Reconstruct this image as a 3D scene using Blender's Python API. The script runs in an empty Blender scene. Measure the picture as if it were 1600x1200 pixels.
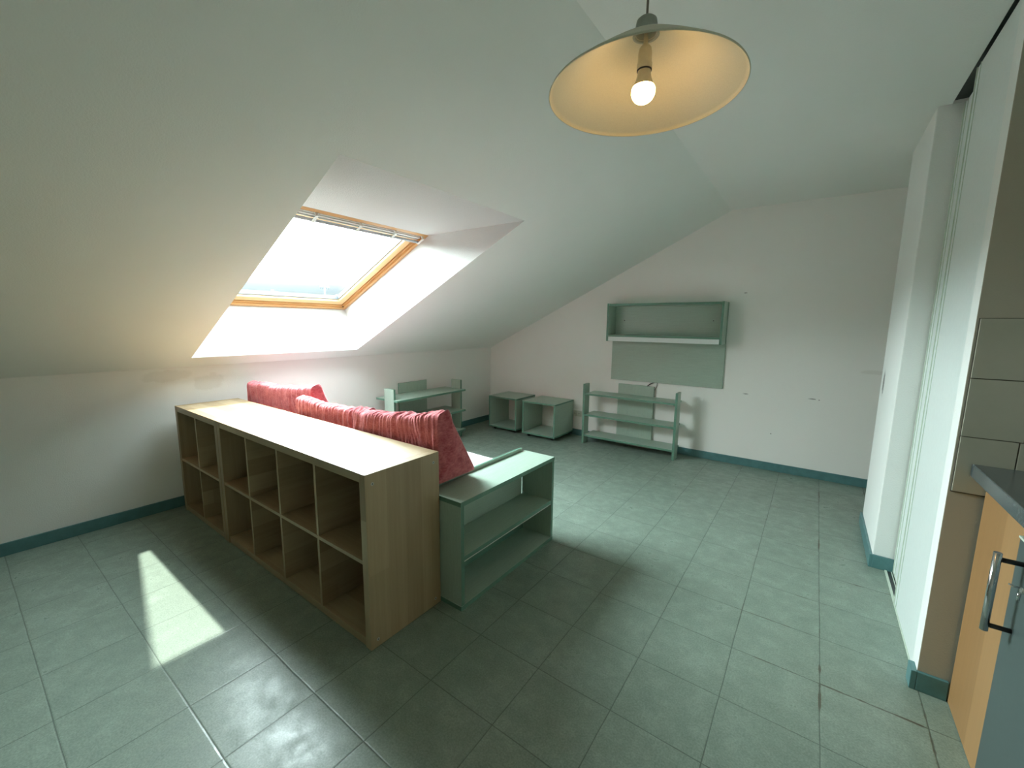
import bpy, bmesh, math, random
from mathutils import Vector, Matrix, noise
random.seed(7)
S = bpy.context.scene
COL = S.collection

# ---------------------------------------------------------------- materials
def lin(c):
    return tuple(((v/255)/12.92 if v/255 <= .04045 else ((v/255+.055)/1.055)**2.4) for v in c) + (1,)

class NT:
    def __init__(s, name, rough=.6, spec=.5):
        s.m = bpy.data.materials.new(name); s.m.use_nodes = True
        s.t = s.m.node_tree; s.b = s.t.nodes['Principled BSDF']
        s.b.inputs['Roughness'].default_value = rough
        s.b.inputs['Specular IOR Level'].default_value = spec
    def n(s, typ, **kw):
        nd = s.t.nodes.new(typ)
        for k, v in kw.items(): setattr(nd, k, v)
        return nd
    def l(s, a, b): s.t.links.new(a, b)
    def val(s, sock, v):
        if isinstance(v, (int, float)): sock.default_value = v
        else: s.l(v, sock)
    def math(s, op, a, b=0, c=None):
        nd = s.n('ShaderNodeMath', operation=op)
        s.val(nd.inputs[0], a); s.val(nd.inputs[1], b)
        if c is not None: s.val(nd.inputs[2], c)
        return nd.outputs[0]
    def coord(s, kind='Object'):
        return s.n('ShaderNodeTexCoord').outputs[kind]
    def map(s, vec, scale=(1,1,1), loc=(0,0,0)):
        nd = s.n('ShaderNodeMapping'); s.l(vec, nd.inputs['Vector'])
        nd.inputs['Scale'].default_value = scale; nd.inputs['Location'].default_value = loc
        return nd.outputs[0]
    def noise(s, vec, scale, detail=4, rough=.6):
        nd = s.n('ShaderNodeTexNoise'); s.l(vec, nd.inputs['Vector'])
        nd.inputs['Scale'].default_value = scale; nd.inputs['Detail'].default_value = detail
        nd.inputs['Roughness'].default_value = rough
        return nd.outputs['Fac']
    def ramp(s, fac, stops):
        nd = s.n('ShaderNodeValToRGB'); s.val(nd.inputs['Fac'], fac)
        e = nd.color_ramp.elements
        while len(e) < len(stops): e.new(.5)
        for el, (p, c) in zip(e, stops): el.position = p; el.color = c
        return nd.outputs['Color']
    def mix(s, fac, a, b, typ='MIX'):
        nd = s.n('ShaderNodeMix', data_type='RGBA', blend_type=typ)
        s.val(nd.inputs[0], fac)
        for sock, v in ((nd.inputs[6], a), (nd.inputs[7], b)):
            if isinstance(v, tuple): sock.default_value = v
            else: s.l(v, sock)
        return nd.outputs[2]
    def col(s, v):
        if isinstance(v, tuple): s.b.inputs['Base Color'].default_value = v
        else: s.l(v, s.b.inputs['Base Color'])
    def bump(s, h, strength=.3, dist=.01):
        nd = s.n('ShaderNodeBump'); nd.inputs['Strength'].default_value = strength
        nd.inputs['Distance'].default_value = dist
        s.l(h, nd.inputs['Height']); s.l(nd.outputs[0], s.b.inputs['Normal'])

def m_plain(name, c, rough=.6, spec=.5, metal=0., var=.06, bump=0., scale=60):
    t = NT(name, rough, spec); t.b.inputs['Metallic'].default_value = metal
    nz = t.noise(t.coord(), scale)
    a = tuple(min(1, v*(1-var)) for v in c[:3])+(1,); b = tuple(min(1, v*(1+var)) for v in c[:3])+(1,)
    t.col(t.ramp(nz, [(.3, a), (.7, b)]))
    if bump: t.bump(nz, bump, .002)
    return t.m

def m_wall(name, c, spots=(), blots=(), bump=.35):
    t = NT(name, .85, .25)
    co = t.coord()
    fine = t.noise(co, 170, 3, .6); big = t.noise(co, 1.3, 3, .55); mid = t.noise(co, 9, 4, .6)
    a = tuple(v*.94 for v in c[:3])+(1,)
    cc = t.mix(t.math('MULTIPLY', big, .8), c, a)
    cc = t.mix(t.math('MULTIPLY', mid, .10), cc, tuple(v*.8 for v in c[:3])+(1,))
    sep = t.n('ShaderNodeSeparateXYZ'); t.l(co, sep.inputs[0])
    X, Y, Z = sep.outputs
    def spot(cc, p, r, colr, soft, strength):
        dx = t.math('DIVIDE', t.math('SUBTRACT', X, p[0]), r[0])
        dy = t.math('DIVIDE', t.math('SUBTRACT', Y, p[1]), r[1])
        dz = t.math('DIVIDE', t.math('SUBTRACT', Z, p[2]), r[2])
        d = t.math('SQRT', t.math('ADD', t.math('ADD', t.math('MULTIPLY', dx, dx), t.math('MULTIPLY', dy, dy)), t.math('MULTIPLY', dz, dz)))
        d = t.math('ADD', d, t.math('MULTIPLY', t.math('SUBTRACT', t.noise(co, soft[1], 3), .5), soft[2]))
        mr = t.n('ShaderNodeMapRange'); mr.interpolation_type = 'SMOOTHSTEP'
        t.l(d, mr.inputs['Value']); mr.inputs['From Min'].default_value = 1; mr.inputs['From Max'].default_value = soft[0]
        mr.inputs['To Min'].default_value = 0; mr.inputs['To Max'].default_value = strength
        return t.mix(mr.outputs[0], cc, colr)
    for p, r in spots: cc = spot(cc, p, r, (.12, .11, .1, 1), (.4, 60, .9), .75)
    for p, r in blots: cc = spot(cc, p, r, (.50, .47, .40, 1), (.7, 14, 1.2), .2)
    t.col(cc)
    t.bump(t.math('ADD', fine, t.math('MULTIPLY', mid, .8)), bump, .004)
    return t.m

def m_wood(name, dark, light, strip=.095, rough=.42):
    t = NT(name, rough, .5)
    uv = t.coord('UV')
    sep = t.n('ShaderNodeSeparateXYZ'); t.l(uv, sep.inputs[0])
    k = t.math('FLOOR', t.math('DIVIDE', sep.outputs[1], strip))
    wn = t.n('ShaderNodeTexWhiteNoise', noise_dimensions='1D'); t.l(k, wn.inputs['W'])
    k2 = t.math('FLOOR', t.math('ADD', t.math('DIVIDE', sep.outputs[0], 2.4), t.math('MULTIPLY', wn.outputs['Value'], 7.3)))
    cmb = t.n('ShaderNodeCombineXYZ'); t.l(k, cmb.inputs[0]); t.l(k2, cmb.inputs[1])
    wn2 = t.n('ShaderNodeTexWhiteNoise', noise_dimensions='2D'); t.l(cmb.outputs[0], wn2.inputs['Vector'])
    g1 = t.noise(t.map(uv, (2.2, 55, 1)), 1, 5, .62)
    g2 = t.noise(t.map(uv, (9, 420, 1)), 1, 3, .6)
    f = t.math('ADD', t.math('MULTIPLY', wn2.outputs['Value'], .42), t.math('ADD', t.math('MULTIPLY', g1, .45), t.math('MULTIPLY', g2, .14)))
    t.col(t.ramp(f, [(.22, dark), (.88, light)]))
    t.bump(g2, .06, .001)
    return t.m

def m_laminate(name, c):
    t = NT(name, .38, .5)
    uv = t.coord('UV')
    g = t.noise(t.map(uv, (6, 160, 1)), 1, 4, .65)
    sp = t.noise(t.map(uv, (60, 260, 1)), 1, 2, .5)
    f = t.math('ADD', t.math('MULTIPLY', g, .6), t.math('MULTIPLY', sp, .4))
    t.col(t.ramp(f, [(.3, tuple(v*.84 for v in c[:3])+(1,)), (.7, tuple(v*1.12 for v in c[:3])+(1,))]))
    t.bump(sp, .08, .001)
    return t.m

TX, TY, FX0, FY0 = .306, .298, 3.8567, -2.422
def m_floor():
    t = NT('floor_tiles', .36, .5)
    co = t.coord(); sep = t.n('ShaderNodeSeparateXYZ'); t.l(co, sep.inputs[0])
    wob = t.math('MULTIPLY', t.math('SUBTRACT', t.noise(co, 2.5, 2), .5), .008)
    gx = t.math('DIVIDE', t.math('ADD', t.math('SUBTRACT', sep.outputs[0], FX0), wob), TX)
    gy = t.math('DIVIDE', t.math('ADD', t.math('SUBTRACT', sep.outputs[1], FY0), wob), TY)
    def edge(g, size):
        fr = t.math('SUBTRACT', g, t.math('FLOOR', g))
        return t.math('MULTIPLY', t.math('SUBTRACT', .5, t.math('ABSOLUTE', t.math('SUBTRACT', fr, .5))), size)
    ex, ey = edge(gx, TX), edge(gy, TY)
    d = t.math('MINIMUM', ex, ey)
    cmb = t.n('ShaderNodeCombineXYZ'); t.l(t.math('FLOOR', gx), cmb.inputs[0]); t.l(t.math('FLOOR', gy), cmb.inputs[1])
    wn = t.n('ShaderNodeTexWhiteNoise', noise_dimensions='2D'); t.l(cmb.outputs[0], wn.inputs['Vector'])
    off = t.n('ShaderNodeVectorMath', operation='MULTIPLY_ADD'); t.l(wn.outputs['Color'], off.inputs[0])
    off.inputs[1].default_value = (5, 5, 5); t.l(co, off.inputs[2])
    marb = t.noise(off.outputs[0], 11, 8, .72)
    speck = t.noise(co, 160, 2, .6)
    base = t.ramp(marb, [(.30, (.172, .225, .184, 1)), (.52, (.215, .274, .227, 1)), (.70, (.300, .368, .315, 1))])
    base = t.mix(.30, base, t.ramp(speck, [(.35, (.12, .165, .13, 1)), (.65, (.35, .42, .36, 1))]))
    base = t.mix(t.math('MULTIPLY', wn.outputs['Value'], .10), base, (.13, .18, .15, 1))
    seamw = t.math('ADD', .0009, t.math('MULTIPLY', t.noise(co, 6, 3), .0018))
    line = t.math('LESS_THAN', d, seamw)
    # brownish dirt worked into some joints near the kitchen
    dirtn = t.n('ShaderNodeMapRange'); t.l(t.noise(co, 3.1, 4, .7), dirtn.inputs['Value'])
    dirtn.inputs['From Min'].default_value = .50; dirtn.inputs['From Max'].default_value = .62
    nearx = t.n('ShaderNodeMapRange'); t.l(sep.outputs[0], nearx.inputs['Value'])
    nearx.inputs['From Min'].default_value = 3.2; nearx.inputs['From Max'].default_value = 3.9
    dirt = t.math('MULTIPLY', dirtn.outputs[0], nearx.outputs[0])
    dw = t.math('LESS_THAN', d, t.math('ADD', .001, t.math('MULTIPLY', dirt, .004)))
    cc = t.mix(t.math('MULTIPLY', dw, t.math('MULTIPLY', dirt, .85)), base, (.09, .065, .04, 1))
    cc = t.mix(t.math('MULTIPLY', line, .58), cc, (.045, .062, .05, 1))
    t.col(cc)
    t.l(t.ramp(marb, [(.35, (.46,)*3+(1,)), (.65, (.27,)*3+(1,))]), t.b.inputs['Roughness'])
    mr = t.n('ShaderNodeMapRange'); t.l(d, mr.inputs['Value']); mr.inputs['From Min'].default_value = 0; mr.inputs['From Max'].default_value = .005
    h = t.math('ADD', mr.outputs[0], t.math('ADD', t.math('MULTIPLY', marb, .25), t.math('MULTIPLY', speck, .10)))
    t.bump(h, .35, .0018)
    return t.m

def m_fabric(name, c1, c2, weave=900, rough=.95):
    t = NT(name, rough, .1)
    co = t.coord()
    t.b.inputs['Sheen Weight'].default_value = .3; t.b.inputs['Sheen Tint'].default_value = (1, .75, .76, 1); t.b.inputs['Sheen Roughness'].default_value = .5
    a = t.noise(co, 18, 5, .65); w = t.noise(t.map(co, (1, .35, 1)), 130, 2)
    f = t.math('ADD', t.math('MULTIPLY', a, .6), t.math('MULTIPLY', w, .4))
    t.col(t.ramp(f, [(.35, c1), (.65, c2)]))
    t.bump(t.math('ADD', w, a), .25, .003)
    return t.m

def m_sheet():
    t = NT('printed_white_sheet', .85, .2)
    co = t.coord()
    wv = t.n('ShaderNodeTexWave', wave_type='RINGS'); t.l(t.map(co, (1.2, 2.4, 1), (.4, .2, 0)), wv.inputs['Vector'])
    wv.inputs['Scale'].default_value = 2.2; wv.inputs['Distortion'].default_value = 9; wv.inputs['Detail'].default_value = 2
    wv.inputs['Detail Scale'].default_value = 1.2
    t.col(t.ramp(wv.outputs['Fac'], [(0, (.42, .42, .45, 1)), (.10, (.80, .81, .84, 1))]))
    t.bump(t.noise(co, 14, 4), .5, .01)
    return t.m

def m_metal(name, c, rough=.25, aniso=0):
    return m_plain(name, c, rough, .5, 1., .05)

WHITE = (.76, .765, .735, 1)
M = {}
M['wall'] = m_wall('roughcast_white_wall', (.84, .835, .80, 1), blots=[((0, -3.42, .91), (.05, .11, .07)), ((0, -3.66, .98), (.05, .16, .05))])
M['wall_back'] = m_wall('roughcast_back_wall', (.90, .885, .85, 1),
    spots=[((3.21, 0, .72), (.03, .02, .006)), ((3.74, 0, .73), (.035, .02, .006)), ((3.13, 0, 1.69), (.02, .02, .006)), ((3.79, 0, .725), (.008, .02, .006)), ((3.45, 0, .36), (.007, .02, .007))],
    blots=[((1.36, 0, .36), (.13, .05, .035)), ((4.18, 0, 1.0), (.16, .05, .02))])
M['ceiling'] = m_wall('white_ceiling_paint', (.86, .875, .84, 1), bump=.25)
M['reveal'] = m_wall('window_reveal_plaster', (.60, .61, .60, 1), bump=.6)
M['kwall'] = m_wall('kitchen_wall_paint', (.465, .43, .35, 1), bump=.2)
M['pier'] = m_wall('white_pier_paint', (.83, .845, .82, 1), spots=[((4.1, -1.00, 1.02), (.02, .05, .10))], bump=.35)
M['floor'] = m_floor()
M['teal'] = m_plain('teal_skirting_tile', (.085, .200, .205, 1), .35, .5, 0, .12, 0, 20)
M['wood'] = m_wood('birch_veneer', (.27, .185, .10, 1), (.47, .36, .22, 1))
M['lam'] = m_laminate('pale_green_laminate', (.37, .475, .395, 1))
M['lampanel'] = m_laminate('whitish_green_back_laminate', (.60, .64, .57, 1))
M['edge'] = m_plain('green_edge_banding', (.12, .245, .178, 1), .4)
M['beech'] = m_wood('beech_front', (.30, .160, .062, 1), (.40, .225, .095, 1), .2, .45)
M['pine'] = m_wood('lacquered_pine', (.62, .38, .16, 1), (.86, .62, .34, 1), .3, .35)
M['pine_dark'] = m_wood('amber_pine', (.48, .25, .09, 1), (.66, .38, .16, 1), .3, .35)
M['gasket'] = m_plain('grey_gasket', (.10, .115, .13, 1), .5)
M['alu'] = m_plain('pale_blind_rail', (.66, .66, .63, 1), .4)
M['chrome'] = m_metal('polished_chrome', (.72, .72, .74, 1), .16)
M['greyalu'] = m_plain('grey_anodised_rail', (.44, .44, .47, 1), .4)
M['black'] = m_plain('black_plastic', (.02, .02, .02, 1), .45)
M['red'] = m_fabric('dusty_red_cotton', (.37, .060, .075, 1), (.66, .20, .215, 1))
M['sheet'] = m_sheet()
M['mattress'] = m_plain('white_ticking', (.7, .7, .7, 1), .9)
M['shade'] = m_plain('cream_lamp_shade', (.70, .66, .53, 1), .5, .3, 0, .04, .3, 300)
M['lampgrey'] = m_plain('grey_lamp_cap', (.36, .38, .33, 1), .5)
M['socketp'] = m_plain('old_cream_lamp_holder', (.52, .49, .38, 1), .5)
M['cord'] = m_plain('brown_cord', (.22, .19, .15, 1), .6)
M['outlet'] = m_plain('ivory_outlet', (.62, .60, .52, 1), .4)
M['door'] = m_plain('white_door_laminate', (.70, .755, .735, 1), .4, .5, 0, .02)
M['doorprof'] = m_plain('pale_green_door_profile', (.58, .66, .56, 1), .35)
M['track'] = m_plain('dark_track_metal', (.035, .04, .04, 1), .4)
M['worktop'] = m_plain('dark_grey_worktop', (.085, .10, .10, 1), .22, .6, 0, .25, 0, 90)
M['tile'] = m_plain('grey_green_wall_tile', (.43, .42, .34, 1), .22, .5, 0, .04, 0, 8)
M['grout'] = m_plain('dark_grout', (.10, .09, .07, 1), .9)
M['blue'] = m_plain('blue_grey_front', (.068, .092, .090, 1), .42, .4, 0, .04)
M['screw'] = m_plain('steel_screw_cap', (.5, .5, .46, 1), .35)
M['roof'] = m_plain('pale_concrete', (.6, .6, .58, 1), .9)

g = bpy.data.materials.new('window_glass'); g.use_nodes = True
nt = g.node_tree; nt.nodes.clear()
out = nt.nodes.new('ShaderNodeOutputMaterial'); mx = nt.nodes.new('ShaderNodeMixShader')
tr = nt.nodes.new('ShaderNodeBsdfTransparent'); gl = nt.nodes.new('ShaderNodeBsdfGlossy')
tr.inputs[0].default_value = (.96, .985, .98, 1); gl.inputs['Roughness'].default_value = .02
fr = nt.nodes.new('ShaderNodeLayerWeight'); fr.inputs['Blend'].default_value = .5
pw = nt.nodes.new('ShaderNodeMath'); pw.operation = 'POWER'; pw.inputs[1].default_value = 5.0
sc_ = nt.nodes.new('ShaderNodeMath'); sc_.operation = 'MULTIPLY_ADD'; sc_.inputs[1].default_value = .6; sc_.inputs[2].default_value = .03
nt.links.new(fr.outputs['Facing'], pw.inputs[0]); nt.links.new(pw.outputs[0], sc_.inputs[0]); nt.links.new(sc_.outputs[0], mx.inputs[0]); nt.links.new(tr.outputs[0], mx.inputs[1]); nt.links.new(gl.outputs[0], mx.inputs[2])
nt.links.new(mx.outputs[0], out.inputs[0]); M['glass'] = g

g = bpy.data.materials.new('glowing_bulb'); g.use_nodes = True
nt = g.node_tree; b = nt.nodes['Principled BSDF']; b.inputs['Base Color'].default_value = (.9, .85, .75, 1)
b.inputs['Emission Color'].default_value = (1, .60, .22, 1); b.inputs['Emission Strength'].default_value = 16
M['bulb'] = g

# ---------------------------------------------------------------- mesh helpers
def new_bm():
    bm = bmesh.new(); bm.loops.layers.uv.new('UVMap'); return bm

def box(bm, lo, hi, auto=None, mi=0):
    """auto=(face, edge) material slots: big faces / thin edges of a board"""
    lo = Vector(lo); hi = Vector(hi); d = hi-lo
    order = sorted(range(3), key=lambda i: d[i])          # thinnest .. longest
    vs = [bm.verts.new((x, y, z)) for x in (lo.x, hi.x) for y in (lo.y, hi.y) for z in (lo.z, hi.z)]
    faces = [((0, 1, 3, 2), 0), ((4, 6, 7, 5), 0), ((0, 4, 5, 1), 1), ((2, 3, 7, 6), 1), ((0, 2, 6, 4), 2), ((1, 5, 7, 3), 2)]
    uvl = bm.loops.layers.uv.active; off = (random.random()*9, random.random()*9)
    for idx, ax in faces:
        f = bm.faces.new([vs[i] for i in idx])
        f.material_index = (auto[0] if ax == order[0] else auto[1]) if auto else mi
        rest = [a for a in order if a != ax]
        u, v = rest[1], rest[0]
        for lp in f.loops: lp[uvl].uv = (lp.vert.co[u]+off[0], lp.vert.co[v]+off[1])
    return vs

def tube(bm, pts, r, seg=12, mi=0, caps=True):
    pts = [Vector(p) for p in pts]; rings = []
    rr = r if isinstance(r, (list, tuple)) else [r]*len(pts)
    up = None
    for i, p in enumerate(pts):
        t = (pts[min(i+1, len(pts)-1)]-pts[max(i-1, 0)]).normalized()
        if up is None or abs(up.dot(t)) > .98: up = Vector((0, 0, 1)) if abs(t.z) < .9 else Vector((1, 0, 0))
        a = t.cross(up).normalized(); b = a.cross(t).normalized(); up = b
        rings.append([bm.verts.new(p+(a*math.cos(k*2*math.pi/seg)+b*math.sin(k*2*math.pi/seg))*rr[i]) for k in range(seg)])
    for A, B in zip(rings, rings[1:]):
        for k in range(seg):
            f = bm.faces.new((A[k], A[(k+1) % seg], B[(k+1) % seg], B[k])); f.material_index = mi; f.smooth = True
    if caps:
        for R_ in (rings[0], rings[-1]):
            f = bm.faces.new(R_); f.material_index = mi

def lathe(bm, prof, c, seg=64, mi=0, close=False):
    rings = []
    for r, z in prof:
        if r < 1e-6: rings.append([bm.verts.new((c[0], c[1], c[2]+z))])
        else: rings.append([bm.verts.new((c[0]+r*math.cos(k*2*math.pi/seg), c[1]+r*math.sin(k*2*math.pi/seg), c[2]+z)) for k in range(seg)])
    pairs = list(zip(rings, rings[1:]))
    if close: pairs.append((rings[-1], rings[0]))
    for A, B in pairs:
        for k in range(seg):
            q = [A[k % len(A)], A[(k+1) % len(A)], B[(k+1) % len(B)], B[k % len(B)]]
            u = []
            for v in q:
                if v not in u: u.append(v)
            if len(u) > 2:
                f = bm.faces.new(u); f.material_index = mi; f.smooth = True

def obj(name, bm, mats, parent=None, bevel=0., loc=None):
    me = bpy.data.meshes.new(name)
    bmesh.ops.recalc_face_normals(bm, faces=bm.faces)
    bm.to_mesh(me); bm.free()
    for m in (mats if isinstance(mats, (list, tuple)) else [mats]): me.materials.append(m)
    o = bpy.data.objects.new(name, me); COL.objects.link(o)
    if parent is not None:
        o.parent = parent; o.matrix_parent_inverse = Matrix.Translation(-parent.location)
    if bevel:
        md = o.modifiers.new('bevel', 'BEVEL'); md.width = bevel; md.segments = 2; md.limit_method = 'ANGLE'
    return o

def thing(name, loc, label, cat, group=None):
    o = bpy.data.objects.new(name, None); COL.objects.link(o); o.location = loc
    o.empty_display_size = .1
    return tag(o, label, cat, group)

def tag(o, label, cat, group=None):
    o['label'] = label; o['category'] = cat
    if group: o['group'] = group
    return o

def struct(o): o['kind'] = 'structure'; return o

def one(name, lo, hi, mats, parent=None, bevel=.0012, auto=None, mi=0):
    bm = new_bm(); box(bm, lo, hi, auto, mi); return obj(name, bm, mats, parent, bevel)

LAM = [M['lam'], M['edge']]

# ---------------------------------------------------------------- room shell
HK, XB, ZC = 1.0364, 2.9542, 2.4666
YN = -6.6; XR = 4.98
XD = 4.152
def quad(bm, *p, mi=0):
    f = bm.faces.new([bm.verts.new(q) for q in p]); f.material_index = mi; return f

bm = new_bm(); box(bm, (-.12, YN-.1, -.08), (XR+.1, .12, 0)); struct(obj('floor', bm, M['floor']))
bm = new_bm(); box(bm, (-.12, YN-.1, 0), (0, .0, HK)); struct(obj('wall_left', bm, M['wall']))
# gable wall follows the slope
bm = new_bm()
prof = [(-.12, 0), (XR+.1, 0), (XR+.1, ZC+.1), (XB, ZC+.1), (-.12, HK+.042)]
A = [bm.verts.new((x, 0, z)) for x, z in prof]; B = [bm.verts.new((x, .12, z)) for x, z in prof]
bm.faces.new(A); bm.faces.new(B)
for i in range(5): bm.faces.new((A[i], A[(i+1) % 5], B[(i+1) % 5], B[i]))
struct(obj('wall_back', bm, M['wall_back']))
bm = new_bm()
A = [bm.verts.new((x, YN, z)) for x, z in prof]; B = [bm.verts.new((x, YN-.12, z)) for x, z in prof]
bm.faces.new(A); bm.faces.new(B)
for i in range(5): bm.faces.new((A[i], A[(i+1) % 5], B[(i+1) % 5], B[i]))
struct(obj('wall_front', bm, M['wall']))
# right-hand side: pier, stub wall by the kitchen, outer wall
PY0, PY1 = -1.54, -.875
SY = -2.52
bm = new_bm(); box(bm, (4.10, PY0, 0), (XR, PY1, ZC)); struct(obj('wall_right', bm, M['pier'], bevel=.004))
bm = new_bm(); box(bm, (XR, YN, 0), (XR+.12, 0, ZC)); struct(obj('wall_right', bm, M['wall']))
bm = new_bm(); box(bm, (XD, SY, 0), (XR, SY+.085, ZC))
for f in bm.faces:
    if f.normal.length == 0: f.normal_update()
    c_ = f.calc_center_median()
    f.material_index = 1 if abs(c_.y-SY) < 1e-4 else 0
struct(obj('wall_right', bm, [M['pier'], M['kwall']], bevel=.002))

# skylight frame of reference
oy0, oy1 = -3.555, -2.232
def slope_pt(x, y): return Vector((x, y, HK+(ZC-HK)*x/XB))
L0, L1 = slope_pt(.155, 0), slope_pt(2.092, 0)          # opening, low and high edges on the slope
W0, W1 = Vector((-.018, 0, 1.492)), Vector((1.178, 0, 2.055))   # window plane, low and high edges
def P(v, y): return (v.x, y, v.z)
bm = new_bm()
S0, S1 = slope_pt(-.0, 0), slope_pt(XB, 0)
quad(bm, P(S0, YN), P(S0, 0), P(L0, 0), P(L0, YN))
quad(bm, P(L1, YN), P(L1, 0), P(S1, 0), P(S1, YN))
quad(bm, P(L0, YN), P(L0, oy0), P(L1, oy0), P(L1, YN))
quad(bm, P(L0, oy1), P(L0, 0), P(L1, 0), P(L1, oy1))
bmesh.ops.remove_doubles(bm, verts=bm.verts, dist=1e-4)
# flat ceiling, thickened, with the slot of the sliding doors left open
for lo, hi in (((XB, YN, ZC), (XD, 0, ZC+.1)), ((XD, SY+.085, ZC+.035), (XR+.1, PY0, ZC+.1)), ((XD, PY0, ZC), (XR+.1, 0, ZC+.1)), ((XD, YN, ZC), (XR+.1, SY+.085, ZC+.1))):
    box(bm, lo, hi)
struct(obj('ceiling', bm, M['ceiling']))
# plaster lining of the skylight shaft
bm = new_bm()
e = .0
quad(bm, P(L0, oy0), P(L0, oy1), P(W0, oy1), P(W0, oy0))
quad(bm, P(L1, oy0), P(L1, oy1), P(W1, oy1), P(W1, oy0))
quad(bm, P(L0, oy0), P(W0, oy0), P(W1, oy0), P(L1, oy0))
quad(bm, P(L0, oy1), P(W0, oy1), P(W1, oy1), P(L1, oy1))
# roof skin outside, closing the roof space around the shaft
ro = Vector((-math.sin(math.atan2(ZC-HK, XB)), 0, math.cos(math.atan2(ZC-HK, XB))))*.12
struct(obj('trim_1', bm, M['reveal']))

# skirting boards
def skirt(name, lo, hi): return struct(one(name, lo, hi, M['teal'], bevel=.002))
skirt('baseboard_left', (0, YN, 0), (.012, 0, .077))
skirt('baseboard_back', (.012, -.012, 0), (4.6, 0, .077))
skirt('baseboard_right', (4.086, PY0-.012, 0), (4.10, PY1+.012, .077))
skirt('baseboard_right', (4.10, PY0-.013, 0), (4.20, PY0, .077))
skirt('baseboard_right', (4.134, SY-.014, 0), (XD, SY+.05, .077))
skirt('baseboard_right', (XD, SY-.014, 0), (4.238, SY, .077))

# wall tiles over the worktop
bm = new_bm()
box(bm, (4.158, SY-.004, .80), (XR, SY-.0005, 1.412), mi=1)
zs = [.803, 1.004, 1.208, 1.412]; xs0 = [4.298, 4.305, 4.60]
for r_ in range(3):
    x = 4.1595; nx = [4.297, 4.306, 4.39][r_]
    while x < XR-.01:
        x2 = min(nx, XR)
        gr = .0015
        box(bm, (x+gr, SY-.009, zs[r_]+gr), (x2-gr, SY-.003, zs[r_+1]-gr), mi=0)
        x, nx = x2, x2+.205
struct(obj('trim_2', bm, [M['tile'], M['grout']], bevel=.001))

# sliding closet doors with their tracks
DT = ZC-.012
bm = new_bm()
box(bm, (4.215, SY+.085+.002, 2.47), (4.222, PY0-.002, ZC+.034)); box(bm, (4.156, SY+.087, ZC+.012), (4.26, PY0-.002, ZC+.034))
box(bm, (4.252, SY+.087, ZC-.03), (4.262, PY0-.002, ZC+.034))
struct(obj('trim_3', bm, M['track']))
bm = new_bm()
box(bm, (4.158, SY+.086, 0), (4.168, PY0-.014, .006), mi=0); box(bm, (4.168, SY+.086, 0), (4.23, PY0-.002, .002), mi=1)
box(bm, (4.186, SY+.086, 0), (4.189, PY0-.014, .006), mi=0)
struct(obj('trim_4', bm, [M['doorprof'], M['track']]))
def sliding(name, x, y0, y1):
    d = struct(one(name, (x, y0, .010), (x+.018, y1, DT), M['door'], bevel=.001))
    one('edge_profile', (x-.004, y1-.003, .008), (x+.020, y1+.003, DT+.001), M['doorprof'], d, .0008)
    one('edge_profile', (x-.0025, y1-.050, .012), (x-.0002, y1-.0475, DT), M['doorprof'], d, 0)
    one('bottom_rail', (x-.003, y0, .007), (x+.019, y1-.004, .0098), M['doorprof'], d, 0)
    return d
sliding('door_1', 4.161, SY+.09, -1.915)
sliding('door_2', 4.196, -2.10, PY0-.018)

# ---------------------------------------------------------------- roof window
wd = (W1-W0); WL = wd.length; wu = wd.normalized(); wn_ = Vector((-wu.z, 0, wu.x))
win = bpy.data.objects.new('window_1', None); COL.objects.link(win); struct(win)
win.location = (W0.x, (oy0+oy1)/2, W0.z)
WM = Matrix(((0, wu.x, wn_.x, W0.x), (1, wu.y, wn_.y, oy0), (0, wu.z, wn_.z, W0.z), (0, 0, 0, 1)))
WW = oy1-oy0
def wbox(bm, lo, hi, mi=0): return box(bm, lo, hi, mi=mi)
def wobj(name, bm, mats, parent, bevel=.001):
    for v in bm.verts: v.co = WM @ v.co
    o = obj(name, bm, mats, None, bevel)
    root = parent
    o.parent = root
    while root.parent: root = root.parent
    o.matrix_parent_inverse = Matrix.Translation(-win.location)
    return o
def ring(bm, x0, x1, y0, y1, w, z0, z1, mi=0):
    ws = w if isinstance(w, tuple) else (w,)*4   # left, right, bottom, top
    box(bm, (x0, y0, z0), (x1, y0+ws[2], z1), mi=mi); box(bm, (x0, y1-ws[3], z0), (x1, y1, z1), mi=mi)
    box(bm, (x0, y0+ws[2], z0), (x0+ws[0], y1-ws[3], z1), mi=mi); box(bm, (x1-ws[1], y0+ws[2], z0), (x1, y1-ws[3], z1), mi=mi)
bm = new_bm()
ring(bm, .0, WW, 0, WL, .030, .0, .016); ring(bm, .0, WW, 0, WL, .048, .016, .12)
fr_ = wobj('window_frame', bm, M['pine_dark'], win)
bm = new_bm()
ring(bm, .048, WW-.048, .048, WL-.048, .006, .034, .08, 1)
ring(bm, .052, WW-.052, .052, WL-.052, (.062, .062, .062, .075), .026, .085, 0)
sa = wobj('window_sash', bm, [M['pine'], M['greyalu']], win)
bm = new_bm(); ring(bm, .113, WW-.113, .113, WL-.126, .009, .045, .08); wobj('glazing_bead', bm, M['gasket'], win, .0)
bm = new_bm(); box(bm, (.118, .118, .062), (WW-.118, WL-.131, .070)); wobj('glass_pane', bm, M['glass'], win, 0)
for x_ in (.038, WW-.038):
    for y_ in (.038, WL-.038):
        bm = new_bm(); box(bm, (x_-.006, y_-.006, .012), (x_+.006, y_+.006, .020)); wobj('frame_screw', bm, M['black'], win, .001)
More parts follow.
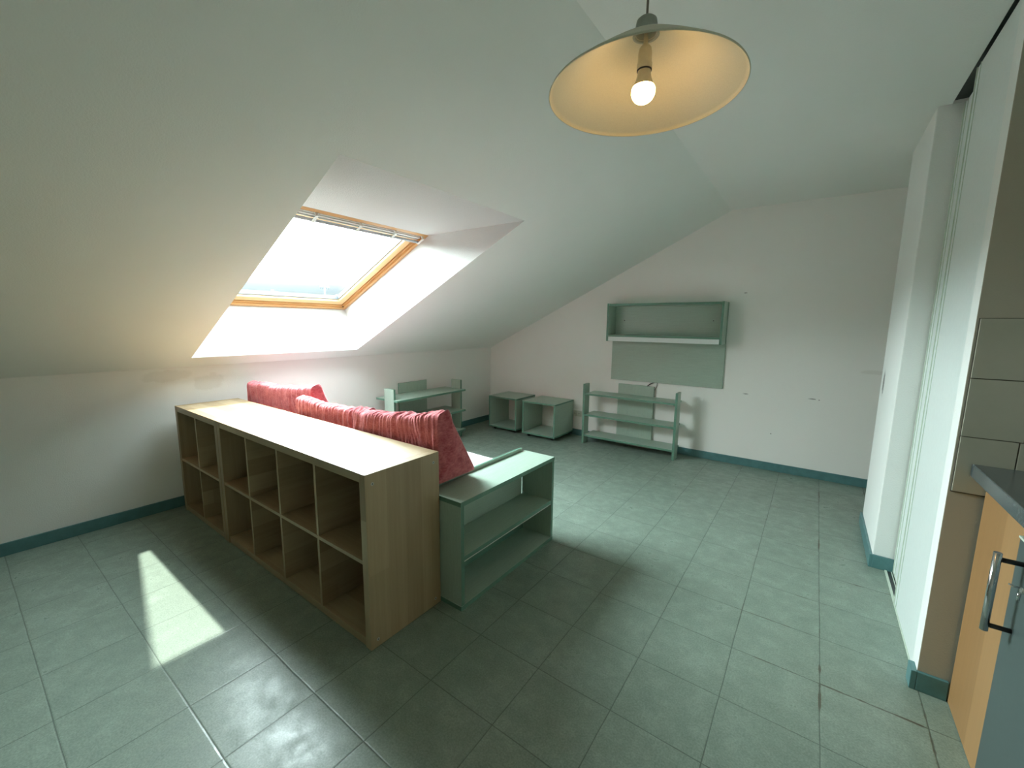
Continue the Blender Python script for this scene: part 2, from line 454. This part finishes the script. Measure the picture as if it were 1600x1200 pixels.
# blind rail across the head of the window: tube, back rail, four brackets
bm = new_bm()
box(bm, (.030, WL-.088, .004), (WW-.052, WL-.038, .012)); box(bm, (.030, WL-.060, -.004), (WW-.052, WL-.048, .004))
box(bm, (.030, WL-.078, -.002), (WW-.052, WL-.072, .004))
br = wobj('blind_rail', bm, M['alu'], win)
bm = new_bm(); tube(bm, [(.022, WL-.092, -.012), (WW-.040, WL-.092, -.012)], .0105, 16); wobj('blind_tube', bm, M['greyalu'], win, 0)
for x_ in (.10, .42, .73, 1.02, WW-.045):
    bm = new_bm(); box(bm, (x_-.010, WL-.100, -.026), (x_+.010, WL-.028, -.022)); box(bm, (x_-.010, WL-.034, -.024), (x_+.010, WL-.028, .02))
    wobj('blind_bracket', bm, M['alu'], win)
# outside: flashing collar closing frame to roof
bm = new_bm(); ring(bm, -.10, WW+.10, -.10, WL+.10, .1005, .0, .10); wobj('flashing', bm, M['gasket'], win, 0)

# ---------------------------------------------------------------- birch cube shelving (room divider)
SX, SYF, SH, SD = .0909, -3.6634, .7746, .403
def cube_unit(name, x0, w, cols, label, long_gap):
    t_, t2 = .038, .017
    r = thing(name, (x0+w/2, SYF+SD/2, 0), label, 'shelf unit')
    y0, y1 = SYF, SYF+SD
    wd_ = [M['wood'], M['wood']]
    for xa in (x0, x0+w-t_):
        sp = one('side_panel', (xa, y0, .0), (xa+t_, y1, SH), wd_, r, .0015)
        if xa > x0 and long_gap:
            for yy, zz in ((y0+.035, SH-.045), (y1-.035, SH-.045), (y0+.035, .035), (y1-.035, .035)):
                bm = new_bm(); tube(bm, [(xa+t_-.001, yy, zz), (xa+t_+.0012, yy, zz)], .0068, 16)
                tube(bm, [(xa+t_+.0011, yy, zz), (xa+t_+.0014, yy, zz)], .003, 10, 1); obj('screw_cap', bm, [M['screw'], M['black']], r)
    one('top_panel', (x0+t_+.0006, y0+.0012, SH-t_), (x0+w-t_-.0006, y1-.0012, SH-.0006), wd_, r, .0012)
    one('bottom_panel', (x0+t_+.0015, y0+.004, .0025), (x0+w-t_-.0025, y1-.002, .0025+t_), wd_, r, .0015)
    zm = SH/2
    one('shelf', (x0+t_+.0004, y0+.002, zm-t2/2), (x0+w-t_-.0004, y1-.002, zm+t2/2), wd_, r, .0008)
    iw = (w-2*t_-(cols-1)*t2)/cols
    for k in range(1, cols):
        xa = x0+t_+k*iw+(k-1)*t2
        for za, zb in ((.0025+t_+.0004, zm-t2/2-.0004), (zm+t2/2+.0004, SH-t_-.0004)):
            one('divider', (xa, y0+.003, za), (xa+t2, y1-.002, zb), wd_, r, .0008)
    one('back_panel', (x0+t_+.0004, y1-.0019, .006), (x0+w-t_-.0004, y1-.0002, SH-t_-.001), wd_, r, 0)  # unseen panel, added to block light from behind so the openings stay dark
    return r
W2_ = .7458
cube_unit('cube_shelf', SX, W2_-.004, 2, 'small birch cube shelf of four openings standing against the left wall', False)
cube_unit('cube_shelf', SX+W2_, 1.49, 4, 'long birch cube shelf of eight openings standing in the middle of the floor', True)

# ---------------------------------------------------------------- green low bookcase (G)
gx0, gx1, gy0, gy1, gz = 2.235, 2.463, -3.257, -2.400, .552
r = thing('low_bookcase', ((gx0+gx1)/2, (gy0+gy1)/2, 0), 'pale green low bookcase with one middle shelf, beside the end of the long birch shelf', 'bookcase')
one('top_panel', (gx0, gy0, gz-.023), (gx1, gy1, gz), LAM, r, .001, (0, 1))
one('side_panel', (gx0+.001, gy0+.003, .024), (gx1-.0015, gy0+.025, gz-.0232), LAM, r, .001, (0, 1))
one('side_panel', (gx0+.001, gy1-.023, .024), (gx1-.0015, gy1-.001, gz-.0232), LAM, r, .001, (0, 1))
one('bottom_panel', (gx0+.001, gy0+.0005, .0), (gx1-.0005, gy1-.0005, .0238), LAM, r, .001, (0, 1))
one('shelf', (gx0+.014, gy0+.0255, .250), (gx1-.004, gy1-.0235, .272), LAM, r, .001, (0, 1))
one('back_panel', (gx0+.004, gy0+.0255, .2495), (gx0+.012, gy1-.050, gz-.0236), LAM, r, 0, (0, 1))
one('back_rail', (gx0+.004, gy0+.0255, .0242), (gx0+.0125, gy1-.024, .2490), M['edge'], r, 0)
one('shelf_rail', (gx1-.006, gy0+.0258, .2455), (gx1-.0035, gy1-.0238, .2495), M['alu'], r, 0)

# ---------------------------------------------------------------- bed with end board
r = thing('bed', (1.15, -2.86, 0), 'low bed pushed against the back of the birch shelves, ending in a green board', 'bed')
one('end_board', (2.213, -3.25, .0), (2.229, -2.423, .571), [M['lam'], M['edge']], r, .001, (0, 1))
one('bed_base', (.06, -3.245, .10), (2.211, -2.47, .30), [M['lam'], M['edge']], r, .002, None)
for xa in (.10, 2.10):
    for ya in (-3.20, -2.58):
        one('leg', (xa, ya, 0), (xa+.06, ya+.06, .0995), [M['edge']], r, .002)
MZ = .475
bm = new_bm(); box(bm, (.05, -3.25, .3005), (2.208, -2.478, MZ-.012)); o = obj('mattress', bm, M['mattress'], r, .02)
bm = new_bm()   # sheet with soft wrinkles, tucked over the front edge
nx, ny = 120, 50; grid = []
for i in range(nx+1):
    row = []
    for j in range(ny+1):
        x = .052+(2.206-.052)*i/nx; y = -3.248+(.772)*j/(ny-6) if j <= ny-6 else -2.4755
        z = MZ+.006*noise.noise(Vector((x*5, y*9, 3)))+.004*noise.noise(Vector((x*14, y*20, 1)))
        if j > ny-6: z = MZ-.02*(j-(ny-6)) + .0; y = -2.4755+.004*noise.noise(Vector((x*8, z*9, 2)))
        row.append(bm.verts.new((x, y, z)))
    grid.append(row)
for i in range(nx):
    for j in range(ny):
        f = bm.faces.new((grid[i][j], grid[i+1][j], grid[i+1][j+1], grid[i][j+1])); f.smooth = True
tag(obj('bed_sheet', bm, M['sheet']), 'white printed sheet spread over the low bed mattress', 'bed sheet')

# ---------------------------------------------------------------- red wedge cushions
def cushion(name, label, xa, xb, ya, yb, za, zb, ha, hb, base, seed, ear=.02, sagm=.02):
    """prism with a rounded triangular section; a = left end, b = right end"""
    bm = new_bm(); nu, nv = 260, 90
    tri = [(0, 0), (base, 0), (.085, 1.0), (.012, .96)]           # (y, z as fraction of height)
    # sample a rounded triangle
    def section():
        pts = []
        for k in range(4):
            p, q = Vector(tri[k]), Vector(tri[(k+1) % 4]); m_ = (30, 34, 10, 30)[k]
            for s in range(m_): pts.append(p.lerp(q, s/m_))
        for it in range(5):
            n_ = len(pts); pts = [pts[i]*.5+pts[i-1]*.25+pts[(i+1) % n_]*.25 for i in range(n_)]
        return pts
    sec = section(); cen = sum(sec, Vector((0, 0)))/len(sec)
    rings = []
    us = [0]+[(.004+.992*i/(nu-1)) for i in range(nu)]+[1]
    def pos(u, k, shrink=1., bulge=0.):
        p = sec[k]; p = cen+(p-cen)*shrink
        h = ha+(hb-ha)*u; x = xa+(xb-xa)*u+bulge; y0 = ya+(yb-ya)*u; z0 = za+(zb-za)*u
        # belly
        d = (p-cen); e_ = min(u, 1-u)
        belly = 1+.05*(1-math.exp(-e_*14))-.05
        P_ = cen+d*belly
        co = Vector((x, y0+P_.x, z0+P_.y*h))
        nrm = Vector((0, d.x, d.y*h)).normalized()
        # folds run around the section, spaced along the length
        fx = x+.10*noise.noise(Vector((k*.045, x*2, seed)))
        rid = 1-abs(noise.noise(Vector((fx*17, k*.018, seed*3.1))))*2.4
        fold = .013*max(0, rid)**2*(.45+noise.noise(Vector((x*3.5, k*.05, seed+5)))*.8)
        rid2 = 1-abs(noise.noise(Vector((fx*44, k*.03, seed*1.7))))*2.2
        fold += .0045*max(0, rid2)**2-.006
        fold += .010*noise.noise(Vector((x*7, co.y*8, co.z*8+seed)))+.0025*noise.noise(Vector((x*60, co.y*14, co.z*14+seed)))
        topness = max(0, min(1, P_.y*1.2)); endf = min(1, e_*30)
        sag = (.022*noise.noise(Vector((x*4.6+seed, 0, 7)))-sagm*math.sin(math.pi*u))*topness
        co += nrm*fold*endf*shrink; co.z += sag*min(1, e_*8)
        if co.z < z0+.002: co.z = z0+.002
        # pointed ears at the sewn top corners
        if P_.y > .80: 
            q = math.exp(-e_*26)*(P_.y-.80)/.2
            co.z += ear*q; co.x += (1 if u > .5 else -1)*ear*.5*q
        return co
    n_ = len(sec)
    first = True
    for idx, u in enumerate(us):
        if idx == 0 or idx == len(us)-1: continue
        rings.append([bm.verts.new(pos(u, k)) for k in range(n_)])
    for end, R0, sgn in ((0., rings[0], -1), (1., rings[-1], 1)):
        prev = R0
        for s_ in (.90, .75, .55, .35, .15):
            cur = []
            for k in range(n_):
                c_ = pos(end, k, s_, sgn*.022*(1-s_)); c_.x += .007*noise.noise(Vector((c_.y*24, c_.z*24, seed)))
                cur.append(bm.verts.new(c_))
            for k in range(n_):
                f = bm.faces.new((prev[k], prev[(k+1) % n_], cur[(k+1) % n_], cur[k])); f.smooth = True
            prev = cur
        f = bm.faces.new(prev); f.smooth = True
    for A, B in zip(rings, rings[1:]):
        for k in range(n_):
            f = bm.faces.new((A[k], A[(k+1) % n_], B[(k+1) % n_], B[k])); f.smooth = True
    o = obj(name, bm, M['red'])
    # piping along the sewn end seams
    return tag(o, label, 'cushion', 'red cushions along the bed')
cushion('wedge_cushion', 'red wedge cushion at the far left, nearest the left wall, behind the small birch shelf', .16, .90, -3.235, -3.12, MZ+.006, MZ+.006, .425, .455, .30, 1, .028, .010)
cushion('wedge_cushion', 'red wedge cushion between the other two, behind the birch shelves', .93, 1.595, -3.245, -3.17, MZ+.006, MZ+.006, .40, .385, .29, 2, .02, .012)
cushion('wedge_cushion', 'large red wedge cushion nearest the green low bookcase, its dark end showing', 1.60, 2.295, -3.252, -3.248, MZ+.012, .585, .40, .37, .30, 3, .024, .02)

# ---------------------------------------------------------------- hollow green cubes on castors
def hollow(x0, x1, y0, y1, label):
    r = thing('storage_cube', ((x0+x1)/2, (y0+y1)/2, 0), label, 'storage cube', 'green open storage cubes in the far corner')
    z0, z1, t_ = .040, .447, .019
    one('top_panel', (x0-.001, y0-.002, z1-t_), (x1+.001, y1, z1), LAM, r, .001, (0, 1))
    one('side_panel', (x0, y0, z0+t_+.0003), (x0+t_, y1, z1-t_-.0003), LAM, r, .001, (0, 1))
    one('side_panel', (x1-t_, y0, z0+t_+.0003), (x1, y1, z1-t_-.0003), LAM, r, .001, (0, 1))
    one('bottom_panel', (x0, y0-.001, z0), (x1, y1, z0+t_), LAM, r, .001, (0, 1))
    one('back_panel', (x0+t_+.0005, y1-.016, z0+t_+.0005), (x1-t_-.0005, y1-.008, z1-t_-.0005), M['lampanel'], r, 0)
    for xa in (x0+.06, x1-.06):
        for ya in (y0+.06, y1-.06):
            bm = new_bm(); tube(bm, [(xa-.010, ya, .0165), (xa+.010, ya, .0165)], .016, 16); box(bm, (xa-.014, ya-.012, .030), (xa+.014, ya+.012, .0398))
            obj('castor', bm, M['black'], r)
hollow(.338, .776, -.449, -.020, 'pale green open cube on castors in the corner, left of the two')
hollow(.881, 1.342, -.468, -.014, 'pale green open cube on castors, right of the two, beside the wall sockets')

# ---------------------------------------------------------------- three-tier green shelving
def tier_unit(label, T, plank_y, L, front, wcaps):
    """built along local x (0..L), front at local -y; T places it in the room"""
    o0 = T @ Vector((L/2, -.14, 0))
    r = thing('open_shelving', (o0.x, o0.y, 0), label, 'shelving', 'three-tier green open shelving')
    def b(name, lo, hi, mats=LAM, auto=(0, 1), parent=r):
        bm = new_bm(); box(bm, lo, hi, auto)
        for v in bm.verts: v.co = T @ v.co
        return obj(name, bm, mats, parent, .001)
    tk = .024
    for xa in (0, L-tk):
        b('upright', (xa, plank_y[0], 0), (xa+tk, plank_y[1], .700))
    ov = wcaps
    for z in (.592, .347, .105):
        x0, x1 = tk+.0006, L-tk-.0006
        bm = new_bm()
        # shelf board notched around the two uprights
        box(bm, (x0, front, z-.021), (x1, -.030, z), (0, 1))
        if ov:
            for xs_ in ((-ov, tk+.0006), (L-tk-.0006, L+ov)):
                box(bm, (xs_[0], plank_y[1]+.002, z-.021), (xs_[1], -.030, z), (0, 1))
                if front < plank_y[0]-.005: box(bm, (xs_[0], front, z-.021), (xs_[1], plank_y[0]-.002, z), (0, 1))
        for v in bm.verts: v.co = T @ v.co
        obj('shelf', bm, LAM, r, .0008)
        for xs_ in (tk+.004, L-tk-.026):
            bm = new_bm(); box(bm, (xs_, plank_y[0]+.03, z-.028), (xs_+.022, plank_y[0]+.045, z-.0215))
            for v in bm.verts: v.co = T @ v.co
            obj('shelf_bracket', bm, M['black'], r)
    b('back_panel', (L*.5-.205+.0, -.0285, .0), (L*.5+.205, -.0135, .706))
    return r
tier_unit('pale green three-tier open shelving under the wall-mounted shelf on the back wall', Matrix.Translation((1.602, 0, 0)), (-.285, -.165), 1.048, -.276, .0)
tier_unit('pale green three-tier open shelving against the left wall behind the cushions', Matrix(((0, -1, 0, .0), (1, 0, 0, -1.945), (0, 0, 1, 0), (0, 0, 0, 1))) , (-.315, -.165), 1.005, -.375, .003)

# ---------------------------------------------------------------- wall shelf and panel
r = thing('wall_shelf', (2.41, -.01, .75), 'pale green open shelf box on a tall green panel, mounted on the back wall', 'wall shelf')
one('wall_panel', (1.822, -.020, .750), (2.999, -.001, 1.606), LAM, r, .001, (0, 1))
x0, x1, yf, yb = 1.827, 2.994, -.220, -.0206
one('side_panel', (x0, yf, 1.196), (x0+.021, yb, 1.605), LAM, r, .001, (0, 1))
one('side_panel', (x1-.021, yf, 1.196), (x1, yb, 1.605), LAM, r, .001, (0, 1))
one('top_panel', (x0+.0215, yf+.003, 1.579), (x1-.0215, yb, 1.602), LAM, r, .001, (0, 1))
one('bottom_panel', (x0+.0215, yf+.002, 1.246), (x1-.0215, yb, 1.266), LAM, r, .001, (0, 1))
one('light_strip', (x0+.024, yf+.003, 1.199), (x1-.024, yf+.016, 1.2455), [M['door'], M['door']], r, .001)
for xx in (1.952, 2.872):
    bm = new_bm(); tube(bm, [(xx, -.0195, 1.425), (xx, -.0212, 1.425)], .006, 12); obj('screw_cap', bm, M['black'], r)

# sockets and cable on the back wall
def outlet(x0, x1, label):
    r = thing('wall_socket', ((x0+x1)/2, 0, .276), label, 'wall socket', 'wall sockets on the back wall')
    one('cover_plate', (x0, -.009, .243), (x1, -.0005, .311), M['outlet'], r, .003)
    c_ = (x0+x1)/2
    bm = new_bm(); lathe_y = []
    tube(bm, [(c_, -.0085, .277), (c_, -.0102, .277)], [.019, .019], 24); obj('socket_well', bm, M['outlet'], r)
    for dx in (-.009, .009):
        bm = new_bm(); tube(bm, [(c_+dx, -.0098, .277), (c_+dx, -.0108, .277)], .0038, 10); obj('contact_hole', bm, M['black'], r)
outlet(1.346, 1.386, 'ivory wall socket right beside the green cube')
outlet(1.392, 1.455, 'ivory wall socket nearer the open shelving, right of the other')
bm = new_bm()
tube(bm, [(2.335, -.006, .80), (2.325, -.007, .752), (2.302, -.008, .742), (2.275, -.0085, .728), (2.250, -.0085, .705), (2.22, -.0085, .66)], .0052, 10)
tube(bm, [(2.352, -.004, .78), (2.354, -.004, .748), (2.352, -.004, .715), (2.338, -.004, .680), (2.318, -.004, .65), (2.29, -.004, .60), (2.25, -.004, .5)], .0022, 8)
tag(obj('power_cable', bm, M['black']), 'black cable coming from under the green wall panel', 'cable')

# ---------------------------------------------------------------- pendant lamp
LX, LY = 3.286, -3.414
r = thing('pendant_lamp', (LX, LY, ZC), 'cream conical pendant lamp with a lit bulb hanging from the ceiling', 'lamp')
bm = new_bm()
prof = [(.0265, 2.134)]
for k in range(1, 25):
    s = k/24; prof.append((.0265+(.25-.0265)*s, 2.134-(2.134-1.990)*(s**1.12*.93+.07*s)))
inner = [(a-.001, z-.0022) for a, z in reversed(prof)]
lathe(bm, prof+[(.2515, 1.987), (.2500, 1.9845), (.2480, 1.9865)]+inner, (LX, LY, 0), 96, close=True)
sh = obj('lamp_shade', bm, M['shade'], r)
bm = new_bm(); lathe(bm, [(.0, 2.168), (.020, 2.168), (.0255, 2.163), (.0275, 2.152), (.0275, 2.136), (.034, 2.131), (.034, 2.128), (.0262, 2.1279), (.0255, 2.150), (0, 2.152)], (LX, LY, 0), 48)
obj('lamp_cap', bm, M['lampgrey'], r)
bm = new_bm(); tube(bm, [(LX, LY, ZC-.02), (LX+.001, LY, 2.3), (LX, LY, 2.166)], .0031, 10); obj('cord', bm, M['cord'], r)
bm = new_bm(); lathe(bm, [(0, ZC-.045), (.012, ZC-.045), (.04, ZC-.02), (.045, ZC-.0005), (0, ZC-.0005)], (LX, LY, 0), 40); obj('ceiling_rose', bm, M['door'], r)
bm = new_bm(); lathe(bm, [(0, 2.150), (.0055, 2.150), (.0055, 2.112), (.0085, 2.106), (.0150, 2.098), (.0172, 2.088), (.0180, 2.062), (.0195, 2.060), (.0195, 2.046), (.0, 2.045)], (LX, LY, 0), 40)
obj('lamp_holder', bm, M['socketp'], r)
bm = new_bm(); lathe(bm, [(.0155, 2.0475), (.0192, 2.0468), (.0192, 2.0435), (.0155, 2.043)], (LX, LY, 0), 32, close=True); obj('holder_ring', bm, M['black'], r)
bm = new_bm(); lathe(bm, [(0, 2.050), (.0165, 2.0485), (.0172, 2.036), (.0195, 2.024), (.0255, 2.009), (.0282, 2.0045), (.0, 2.0045)], (LX, LY, 0), 48)
bl = obj('bulb_neck', bm, M['socketp'], r)
bm = new_bm()
pr_ = [(.0282, 2.0042)]
for k in range(1, 17):
    a = k/16*math.pi/2; pr_.append((.0312*math.cos(a)**.9 if k < 16 else 0, 1.995-.031*math.sin(a)) if k > 1 else (.0305, 1.999))
lathe(bm, [(0, 2.0043)]+pr_, (LX, LY, 0), 48); obj('light_bulb', bm, M['bulb'], r)

# ---------------------------------------------------------------- kitchen
KX = 4.24
r = thing('kitchen_cabinet', (4.6, -2.77, 0), 'beech kitchen base cabinet next to the tiled wall, under the dark worktop', 'cabinet')
one('cabinet_body', (KX+.0205, -3.005, .0), (XR-.002, SY-.016, .855), M['door'], r, .002)
one('cabinet_front', (KX, -3.008, .004), (KX+.020, SY-.0155, .852), [M['beech'], M['beech']], r, .0015)
r = thing('kitchen_unit', (4.6, -3.4, 0), 'blue-grey fronted kitchen unit with a chrome bar handle, right edge of the photo', 'kitchen unit')
one('unit_body', (4.222, -3.62, 0), (XR-.002, -3.012, .852), M['door'], r, .002)
bf = one('unit_door', (4.193, -3.62, .0), (4.221, -3.012, .846), M['blue'], r, .003)
bm = new_bm(); tube(bm, [(4.147, -3.064, .812), (4.147, -3.064, .596)], .0082, 20)
hd = obj('bar_handle', bm, M['chrome'], r)
for z in (.795, .612):
    bm = new_bm(); tube(bm, [(4.1555, -3.064, z), (4.1925, -3.064, z)], .0062, 14); obj('handle_post', bm, M['black'], r)
one('top_trim', (4.190, -3.62, .847), (4.2215, -3.014, .8525), M['doorprof'], r, .001)
bm = new_bm(); tube(bm, [(4.1925, -3.085, .742), (4.178, -3.085, .742), (4.168, -3.083, .745)], .0022, 10); tube(bm, [(4.1925, -3.100, .742), (4.184, -3.100, .742)], .008, 16)
tube(bm, [(4.183, -3.100, .735), (4.183, -3.098, .715)], .0035, 8); obj('latch', bm, M['chrome'], r)
bm = new_bm(); box(bm, (4.200, -4.2, .866), (XR-.002, SY-.0095, .912), (0, 0))
wk = obj('kitchen_worktop', bm, M['worktop'], None, .003); tag(wk, 'dark grey kitchen worktop along the tiled wall', 'worktop')
one('end_strip', (4.1975, SY-.0145, .866), (4.1995, SY-.0095, .912), M['chrome'], wk, .0)
# rest of the run continues past the frame to keep the light right
r = thing('kitchen_cabinet', (4.6, -3.92, 0), 'kitchen base cabinet further along the worktop, past the right edge', 'cabinet')
one('cabinet_body', (KX+.02, -4.2, 0), (XR-.002, -3.624, .855), M['door'], r, .002)
one('cabinet_front', (KX, -4.2, .004), (KX+.0195, -3.624, .852), [M['beech'], M['beech']], r, .0015)

# ---------------------------------------------------------------- seen through the roof window
bld = thing('apartment_building', (-19.0, 6.5, -9), 'distant building whose brick chimney and thin aerial rise at the foot of the skylight view', 'building')
one('roof_block', (-24, 1.0, -9), (-15, 13, 2.18), M['gasket'], bld, 0)
bm = new_bm(); box(bm, (-17.9, 5.05, 2.18), (-17.45, 5.42, 2.62)); box(bm, (-17.95, 5.0, 2.62), (-17.40, 5.47, 2.68)); tube(bm, [(-17.7, 5.15, 2.68), (-17.7, 5.15, 2.86)], .07, 10); tube(bm, [(-17.7, 5.33, 2.68), (-17.7, 5.33, 2.80)], .06, 10)
obj('chimney', bm, m_plain('faded_brick', (.10, .05, .045, 1), .9), bld)
bm = new_bm(); tube(bm, [(-16.2, 6.95, 2.18), (-16.2, 6.95, 3.20)], .030, 8); tube(bm, [(-16.2, 6.70, 3.05), (-16.2, 7.20, 3.05)], .018, 6); tube(bm, [(-16.45, 6.95, 3.14), (-15.95, 6.95, 3.14)], .018, 6)
for q_ in range(5): tube(bm, [(-16.2, 6.72+.11*q_, 2.96), (-16.2, 6.72+.11*q_, 3.12)], .012, 6)
obj('aerial', bm, M['gasket'], bld)
bm = new_bm(); tube(bm, [(-16.0, 7.45, 2.18), (-16.0, 7.45, 2.60)], [.13, .11], 12); lathe(bm, [(0, 2.74), (.17, 2.62), (.17, 2.60), (0, 2.60)], (-16.0, 7.45, 0), 16); obj('roof_vent', bm, M['gasket'], bld)

# ---------------------------------------------------------------- light
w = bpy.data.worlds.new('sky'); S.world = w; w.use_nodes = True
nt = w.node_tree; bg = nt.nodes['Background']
tc = nt.nodes.new('ShaderNodeTexCoord'); sp_ = nt.nodes.new('ShaderNodeSeparateXYZ'); rp = nt.nodes.new('ShaderNodeValToRGB')
mp = nt.nodes.new('ShaderNodeMapRange'); mp.inputs['From Min'].default_value = -.05; mp.inputs['From Max'].default_value = 1.0
nt.links.new(tc.outputs['Generated'], sp_.inputs[0]); nt.links.new(sp_.outputs[2], mp.inputs['Value']); nt.links.new(mp.outputs[0], rp.inputs['Fac'])
e = rp.color_ramp.elements; e[0].position = 0; e[0].color = (.02, .022, .02, 1); e[1].position = 1; e[1].color = (.50, .60, .64, 1)
for p_, c_ in ((.07, (.010, .012, .013, 1)), (.098, (.0175, .0235, .0265, 1)), (.110, (.0205, .0255, .028, 1)), (.124, (.030, .033, .034, 1)), (.138, (.62, .71, .71, 1)), (.171, (1.62, 1.86, 1.87, 1)), (.333, (1.50, 1.72, 1.73, 1)), (.524, (1.38, 1.58, 1.60, 1)), (.762, (1.05, 1.22, 1.27, 1))):
    q = e.new(p_); q.color = c_
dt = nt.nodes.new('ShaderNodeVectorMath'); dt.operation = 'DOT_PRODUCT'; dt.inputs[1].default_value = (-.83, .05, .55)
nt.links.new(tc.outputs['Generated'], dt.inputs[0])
def wm(op, a, b):
    n_ = nt.nodes.new('ShaderNodeMath'); n_.operation = op
    for i_, v_ in enumerate((a, b)):
        if isinstance(v_, (int, float)): n_.inputs[i_].default_value = v_
        else: nt.links.new(v_, n_.inputs[i_])
    return n_.outputs[0]
# added sky lobe on the window side, shaped to light the floor and spare the reveals
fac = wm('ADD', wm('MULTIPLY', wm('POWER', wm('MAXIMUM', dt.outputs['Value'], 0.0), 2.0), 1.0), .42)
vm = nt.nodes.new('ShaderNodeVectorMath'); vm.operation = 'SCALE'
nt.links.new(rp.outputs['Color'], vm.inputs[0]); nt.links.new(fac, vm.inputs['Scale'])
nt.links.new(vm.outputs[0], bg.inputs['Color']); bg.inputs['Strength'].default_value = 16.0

sd = bpy.data.lights.new('sun', 'SUN'); sd.energy = 5.5; sd.angle = math.radians(1.3); sd.color = (1, .97, .88)
so = bpy.data.objects.new('sun', sd); COL.objects.link(so)
so.rotation_euler = Vector((.33, -.42, -1)).to_track_quat('-Z', 'Y').to_euler(); so.location = (-1, 1, 5)

pd = bpy.data.lights.new('skylight_portal', 'AREA'); pd.shape = 'RECTANGLE'; pd.size = WW-.1; pd.size_y = WL-.1
pd.cycles.is_portal = True
po = bpy.data.objects.new('skylight_portal', pd); COL.objects.link(po)
cc = WM @ Vector((WW/2, WL/2, .13))
po.matrix_world = Matrix.Translation(cc) @ (Matrix((( 0, wu.x, wn_.x), (1, wu.y, wn_.y), (0, wu.z, wn_.z))).to_4x4())

# ---------------------------------------------------------------- camera
yaw, pitch, roll, F = -.6287, -.1444, .0109, 650.15
fw = Vector((math.sin(yaw)*math.cos(pitch), math.cos(yaw)*math.cos(pitch), math.sin(pitch)))
rt = Vector((math.cos(yaw), -math.sin(yaw), 0)); up = rt.cross(fw)
r2 = rt*math.cos(roll)+up*math.sin(roll); u2 = -rt*math.sin(roll)+up*math.cos(roll)
cd = bpy.data.cameras.new('camera'); cam = bpy.data.objects.new('camera', cd); COL.objects.link(cam)
cd.sensor_width = 36; cd.lens = F/1600*36; cd.clip_start = .02; cd.clip_end = 500
cam.matrix_world = Matrix(((r2.x, u2.x, -fw.x, 3.7229), (r2.y, u2.y, -fw.y, -4.5964), (r2.z, u2.z, -fw.z, 1.3768), (0, 0, 0, 1)))
S.camera = cam
S.view_settings.view_transform = 'Standard'; S.view_settings.look = 'None'; S.view_settings.gamma = 1
S.view_settings.use_curve_mapping = False
S.view_settings.exposure = 1.1
S.cycles.max_bounces = 14; S.cycles.diffuse_bounces = 10; S.cycles.glossy_bounces = 4; S.cycles.transparent_max_bounces = 12
S.cycles.sample_clamp_indirect = 8
S.cycles.caustics_reflective = False; S.cycles.caustics_refractive = False
